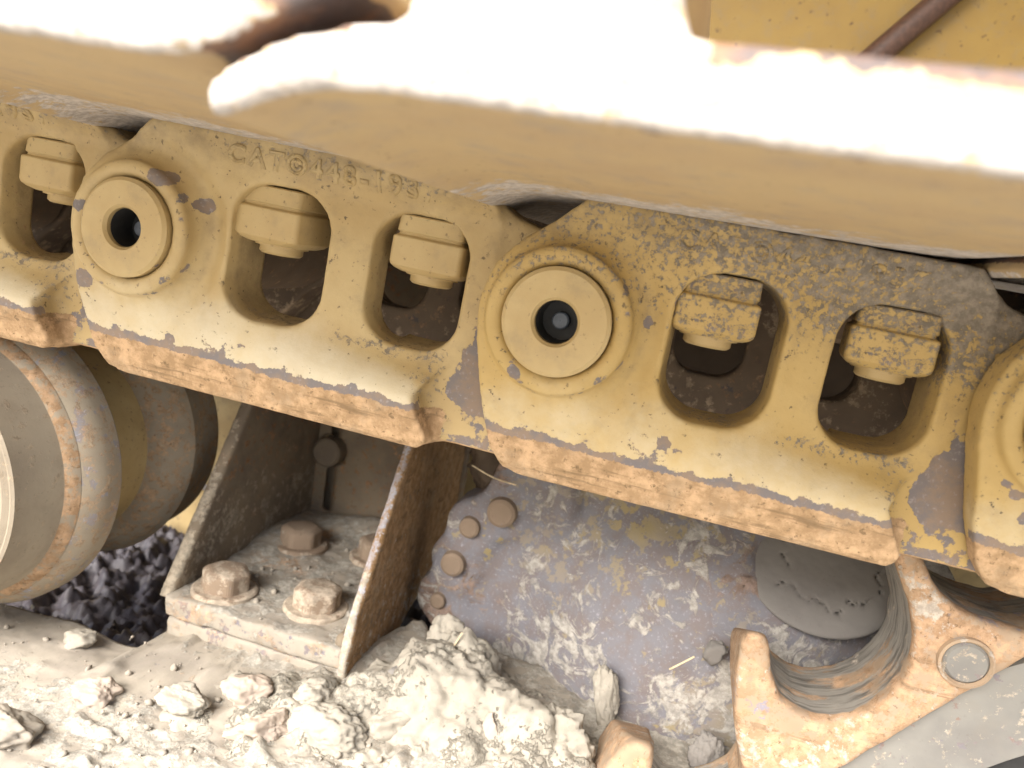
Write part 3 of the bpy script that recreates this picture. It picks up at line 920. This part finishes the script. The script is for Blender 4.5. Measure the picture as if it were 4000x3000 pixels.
RING = lathe("segment_bolt_rim", [(-.0012, .0098), (-.0028, .0108), (-.0022, .0119), (.002, .0124)], 48, 'Y', False, False)
set_attr(RING, mud=np.full(len(RING.vertices), .3))
b2 = obj("bolt_rim", RING, M_ORANGE, b)
hubm = lathe("hub_ring", [(.062, .195), (.058, .198), (.058, .2405), (.105, .2405), (.105, .195)], 128, 'Y', False, False)
set_attr(hubm, rust=np.full(len(hubm.vertices), .26), mud=np.full(len(hubm.vertices), .25), chip=np.full(len(hubm.vertices), .25))
b = obj("hub_ring", hubm, M_GREY, t)
b.location = (0, -.060 + .006, 0)
wb = obj("hub_web", lathe("hub_web", [(.085, .001), (.085, .205)], 96, 'Y', False, False), M_DARK, t)
wb.location = (0, -.06, 0)

# ------------------------------------------------------------------ dark surroundings under the chain
t = thing("frame_wall", "yellow painted inner frame wall behind the roller and bracket", "frame wall", (-.2, .375, -.2))
bmw = bmesh.new()
bmesh.ops.create_cube(bmw, size=1, matrix=Matrix.Translation((-.2, 0, -.04)) @ Matrix.Diagonal((3.2, .02, .26, 1)))
bmesh.ops.bevel(bmw, geom=bmw.edges[:], offset=.003, segments=2, affect='EDGES')
mw = bpy.data.meshes.new("wall_sheet")
bmw.to_mesh(mw)
bmw.free()
obj("wall_sheet", mw, M_LINK, t)
mu = bpy.data.meshes.new("leak_block")
bmu = bmesh.new()
bmesh.ops.create_cube(bmu, size=1, matrix=Matrix.Translation((-.2, -.004, .155)) @ Matrix.Diagonal((3.2, .03, .128, 1)))
bmesh.ops.bevel(bmu, geom=bmu.edges[:], offset=.004, segments=2, affect='EDGES')
bmu.to_mesh(mu)
bmu.free()
obj("leak_block", mu, M_INNER, t)  # added dark box, blocks light leaking in behind the shoes
me = lathe("grease_line", [(-.25, .0028), (.25, .0028)], 12, 'Y')
o = tag(obj("grease_line", me, plain("pale_steel_tube", (.55, .55, .60), .35, .6), None, (-.40, .300, -.262), (0, 0, math.radians(90))), "thin pale steel tube low behind the roller", "tube")

def ground_grid(name, x0, x1, y0, y1, nx, ny, zf, seed, amp, sc_):
    xs, ys = np.linspace(x0, x1, nx), np.linspace(y0, y1, ny)
    X, Y = np.meshgrid(xs, ys, indexing='ij')
    P = np.stack([X.ravel(), Y.ravel(), 0 * X.ravel()], 1)
    P[:, 2] = zf + (fbm(P * sc_, seed, 6, .6) - .5) * amp
    I, J = np.meshgrid(np.arange(nx - 1), np.arange(ny - 1), indexing='ij')
    a = (I * ny + J).ravel()
    return mesh_from(name, P, np.stack([a, a + ny, a + ny + 1, a + 1], 1))
me = ground_grid("wet_mud_bed", -.60, -.10, .05, .34, 260, 150, -.328, 4, .040, 85)
tag(obj("wet_mud_bed", me, M_WET), "dark bluish wet mud lying in the gap below the roller", "mud", kind="stuff")

# ------------------------------------------------------------------ clods, crumbs and straw
def clod_mesh(name, seed, size, sub=5, rough=.35, cut=None):
    bm = bmesh.new()
    bmesh.ops.create_icosphere(bm, subdivisions=sub, radius=1)
    me = bpy.data.meshes.new(name)
    bm.to_mesh(me)
    bm.free()
    n = len(me.vertices)
    co = np.empty(n * 3, np.float32)
    me.vertices.foreach_get("co", co)
    P = co.reshape(-1, 3).astype(float)
    d0 = P / np.linalg.norm(P, axis=1)[:, None]
    rr = np.random.RandomState(seed)
    rad = np.ones(n)
    for _ in range(9):                                     # broken flat faces
        nn = rr.normal(size=3)
        nn /= np.linalg.norm(nn)
        c = d0 @ nn
        lim = rr.uniform(.58, .85)
        rad = np.where(c > 0, np.minimum(rad, lim / np.maximum(c, 1e-3)), rad)
    big = fbm(d0 * 2.2 + seed, seed, 3) - .5
    mid = np.abs(fbm(d0 * 5 + seed, seed + 2, 4, .55) - .5) * -1.6 + .2
    pit = np.minimum(fbm(d0 * 11 + seed, seed + 5, 4, .6) - .5, 0)
    fine = fbm(d0 * 30 + seed, seed + 8, 3, .6) - .5
    rad = rad * (1 + big * .5 + mid * rough * .55 + pit * rough * .9 + fine * (.05 + .10 * rough))
    P = d0 * rad[:, None] * np.array(size)
    me.vertices.foreach_set("co", P.astype(np.float32).ravel())
    me.update()
    me.shade_smooth()
    return me
CL = "dried mud clods on the track frame"
CLODS = [ # x y z, size, mat, label
    ((-.083, .112, -.262), (.019, .014, .026), M_CLOD, "tall pale mud clod with flat right side at the foot of the housing", 1, .30, (0, 0, .2)),
    ((-.027, .083, -.281), (.026, .018, .026), M_CLOD, "rough porous pale mud clod lying right of the others at bottom centre", 2, .75, (0, 0, 0)),
    ((-.062, .068, -.286), (.013, .013, .030), M_CLODP, "smooth pinkish upright mud clod between two rough pale clods", 3, .12, (0, .1, 0)),
    ((-.083, .080, -.286), (.016, .014, .022), M_CLOD, "pale mud clod directly below the tall flat sided clod", 4, .35, (0, 0, 1)),
    ((-.112, .066, -.281), (.026, .019, .019), M_CLOD, "large pale mud clod at bottom centre left of the upright clods", 5, .5, (0, 0, .5)),
    ((-.116, .088, -.268), (.020, .013, .011), M_SLAB, "smooth grey rounded stone half buried behind the pale clods", 6, .08, (0, .2, .4)),
    ((-.108, .103, -.264), (.007, .007, .007), M_SLAB, "small round grey pebble beside the bracket foot", 7, .1, (0, 0, 0)),
    ((-.272, .022, -.276), (.015, .011, .009), M_CLODP, "flat pinkish mud lump lying alone on the deck at lower left", 8, .12, (0, 0, .3)),
    ((-.318, .062, -.2755), (.011, .008, .006), M_CLOD, "small greenish grey lump near the rear edge of the deck", 9, .2, (0, 0, .8)),
    ((-.224, .030, -.277), (.015, .010, .008), M_CLOD, "angular pale clod in front of the bracket, left of the heap", 10, .25, (0, 0, .1)),
    ((-.198, .050, -.276), (.016, .011, .010), M_CLODP, "pinkish clod in front of the bracket foot", 11, .2, (0, 0, .6)),
    ((-.160, .060, -.276), (.019, .012, .012), M_CLOD, "pale clod below the front corner of the gusset", 12, .4, (0, 0, .9)),
    ((-.146, .040, -.280), (.024, .016, .016), M_CLOD, "big crumbly clod at the bottom edge left of centre", 13, .5, (0, 0, .2)),
    ((-.176, .030, -.280), (.018, .013, .011), M_CLODP, "low pink tinged clod at the bottom edge beside the crumbly one", 22, .3, (0, 0, .7)),
    ((-.092, .050, -.290), (.022, .016, .020), M_CLOD, "pale clod at the very bottom edge in front of the upright clods", 23, .5, (0, 0, 1.4)),
    ((-.134, .078, -.274), (.013, .010, .009), M_CLOD, "knobbly pale clod wedged between gusset foot and grey stone", 24, .45, (0, 0, .3)),
    ((-.290, -.026, -.276), (.025, .016, .016), M_PALE, "brown dirt lump at the bottom left corner", 14, .25, (0, 0, .4)),
    ((-.001, .128, -.262), (.009, .007, .023), M_CLOD, "long pale mud streak stuck on the lower housing face", 15, .5, (0, -.25, 0)),
    ((.060, .118, -.272), (.010, .007, .014), M_SLAB, "grey flaking mud lump stuck on the housing beside the sprocket tooth", 16, .5, (0, 0, 0)),
    ((-.106, .128, -.257), (.016, .014, .020), M_CLOD, "crumbled grey mud filling the gap between gusset and housing", 17, .5, (0, 0, 0)),
    ((-.207, .232, -.250), (.008, .007, .0065), M_SLAB, "small grey lump on the bracket foot near the back bolt", 18, .35, (0, 0, 0)),
    ((-.101, .21, -.150), (.030, .020, .034), M_INNER, "dark dirt packed under the rail between bracket and housing", 19, .5, (0, 0, 0)),
    ((.053, .124, -.212), (.008, .004, .008), M_SLAB, "flat grey mud patch on the housing left of the sprocket tooth", 20, .4, (0, 0, 0)),
]
for (loc, size, mat, lab, sd, rg, rot) in CLODS:
    loc = (loc[0], loc[1], loc[2] + (.006 if loc[1] < .12 and loc[0] < -.02 and sd not in (8, 9, 14) else 0))
    o = obj("mud_clod", clod_mesh("mud_clod", sd * 13, size, 5 if max(size) > .012 else 4, rg), mat, None, loc, rot)
    tag(o, lab, "stone" if "stone" in lab or "pebble" in lab else "mud clod", CL)

def heap(x, y, z):
    g = -.286 + 0 * x
    for (cx_, cy_, sx, sy, hh) in ((-.100, .118, .034, .040, .036), (-.072, .085, .040, .040, .026), (-.030, .080, .030, .028, .026), (-.125, .075, .050, .034, .020), (-.185, .050, .055, .036, .013)):
        g = g + hh * np.exp(-(((x - cx_) / sx) ** 2 + ((y - cy_) / sy) ** 2))
    return (z - g) * .8
_m, V, G = sdf_mesh("caked_mud_heap", (-.27, -.02, -.292), (.03, .165, -.232), .0016, heap)
bpy.data.meshes.remove(_m)
Vw = V + (np.stack([fbm(V * 60, 41 + k, 3) for k in range(3)], 1) - .5) * .012
lump = (.55 - worley(Vw * 38, 3)) * .016 + (.5 - worley(Vw * 105, 9)) * .0050 + (fbm(V * 230, 6, 4, .62) - .5) * .0040
V = V + G * lump[:, None]
_m2, V0, _ = None, None, None
def heap_mesh(V):
    h = .0016
    lo, hi = np.array((-.27, -.02, -.292)) - 1.5 * h, np.array((.03, .165, -.232)) + 1.5 * h
    n = np.ceil((hi - lo) / h).astype(int) + 1
    x = (lo[0] + h * np.arange(n[0]))[:, None, None]
    y = (lo[1] + h * np.arange(n[1]))[None, :, None]
    z = (lo[2] + h * np.arange(n[2]))[None, None, :]
    q = surf_net(np.broadcast_to(heap(x, y, z), tuple(n)).astype(float), lo, h)[1]
    return mesh_from("caked_mud_heap", V, q)
me = heap_mesh(V)
set_attr(me, mud=np.clip(.2 + (fbm(V * 30, 9, 3) - .5) * 1.2, 0, .6), film=np.clip((fbm(V * 20, 19, 3) - .5) * 2, 0, .4))
tag(obj("caked_mud", me, M_CLOD), "crumbly beige mud caked in a heap between the bracket and the housing", "mud", kind="stuff")

# crumbs: too many to count
rr = np.random.RandomState(3)
bm = bmesh.new()
bmesh.ops.create_icosphere(bm, subdivisions=1, radius=1)
iv = np.array([v.co[:] for v in bm.verts])
fq = np.array([[v.index for v in f.verts] for f in bm.faces])
bm.free()
vs, fs = [], []
nb = 0
for k in range(1700):
    if k < 1100:
        x, y = rr.uniform(-.42, .03), rr.uniform(-.07, .082)
        if rr.rand() > .25 + .75 * sstep(-.30, -.15, np.array(x)): continue
        z = -.2785 + .008 * math.exp(-(((x + .10) / .09) ** 2 + ((y - .07) / .05) ** 2))
    else:
        x, y, z = rr.uniform(-.28, -.17), rr.uniform(.10, .26), -.2545
        if rr.rand() > .35: continue
    s = .0005 + .0022 * rr.rand() ** 4
    P = iv * (1 + rr.uniform(-.3, .3, (len(iv), 1))) * s * rr.uniform(.6, 1.2, 3) + (x, y, z + s * .3)
    vs.append(P)
    fs.append(fq + nb)
    nb += len(iv)
me = mesh_from("dirt_crumbs", np.concatenate(vs), np.concatenate(fs))
tag(obj("dirt_crumbs", me, M_PALE), "pale dirt crumbs scattered over the track frame deck and bracket foot", "dirt", kind="stuff")

def straw(pts, r, lab):
    c = bpy.data.curves.new("dry_straw", 'CURVE')
    c.dimensions = '3D'
    c.bevel_depth = r
    c.bevel_resolution = 2
    s = c.splines.new('NURBS')
    s.points.add(len(pts) - 1)
    for p, q in zip(s.points, pts): p.co = (*q, 1)
    s.use_endpoint_u = True
    s.order_u = 3
    ob = bpy.data.objects.new("t", c)
    COL.objects.link(ob)
    me = bpy.data.meshes.new_from_object(ob.evaluated_get(bpy.context.evaluated_depsgraph_get()))
    bpy.data.objects.remove(ob)
    me.name = "dry_straw"
    tag(obj("dry_straw", me, M_STRAW), lab, "straw", "bits of dry straw")
straw([(-.118, .172, -.148), (-.105, .170, -.152), (-.095, .168, -.153), (-.086, .170, -.154)], .0005, "thin pale root curling in the dark under the rail")
straw([(-.098, .104, -.246), (-.095, .103, -.238), (-.092, .104, -.230)], .0006, "pale straw standing by the tall mud clod")
straw([(.030, .118, -.226), (.036, .117, -.220), (.042, .117, -.214)], .0006, "short straw stuck on the housing face")

# ------------------------------------------------------------------ machine body above the track
t = thing("machine_body", "yellow machine body panel with rust specks above the track at upper right", "machine body", (.2, .5, .3))
def bx(nm, c, s, mat, par, bev=.004):
    b_ = bmesh.new()
    bmesh.ops.create_cube(b_, size=1, matrix=Matrix.Translation(Vector(c) - par.location) @ Matrix.Diagonal((*s, 1)))
    bmesh.ops.bevel(b_, geom=b_.edges[:], offset=bev, segments=2, affect='EDGES')
    me_ = bpy.data.meshes.new(nm)
    b_.to_mesh(me_)
    b_.free()
    return obj(nm, me_, mat, par)
bx("side_panel", (.2, .52, .45), (3.2, .04, .80), M_PANEL, t)
bx("shade_deck", (.2, .12, .86), (3.2, 1.25, .03), M_PANEL, t)  # unseen deck added overhead to keep sun off the side panel
me = lathe("hose", [(-.12, .0115), (.12, .0115)], 20, 'Y')
tag(obj("hydraulic_hose", me, M_STREAK, None, (.158, .485, .262), (math.radians(50), 0, math.radians(-90))), "dark brown hose slanting across the yellow panel at upper right", "hose")

# ------------------------------------------------------------------ ground
gm = weathered("dry_ground", (.40, .375, .335), (.36, .34, .30), mud=(.42, .395, .36), rough=1., mudscale=8., bump=.3)
me = ground_grid("ground", -40, 40, -40, 40, 60, 60, -1.15, 2, .15, .3)
tag(obj("ground", me, gm), kind="structure")
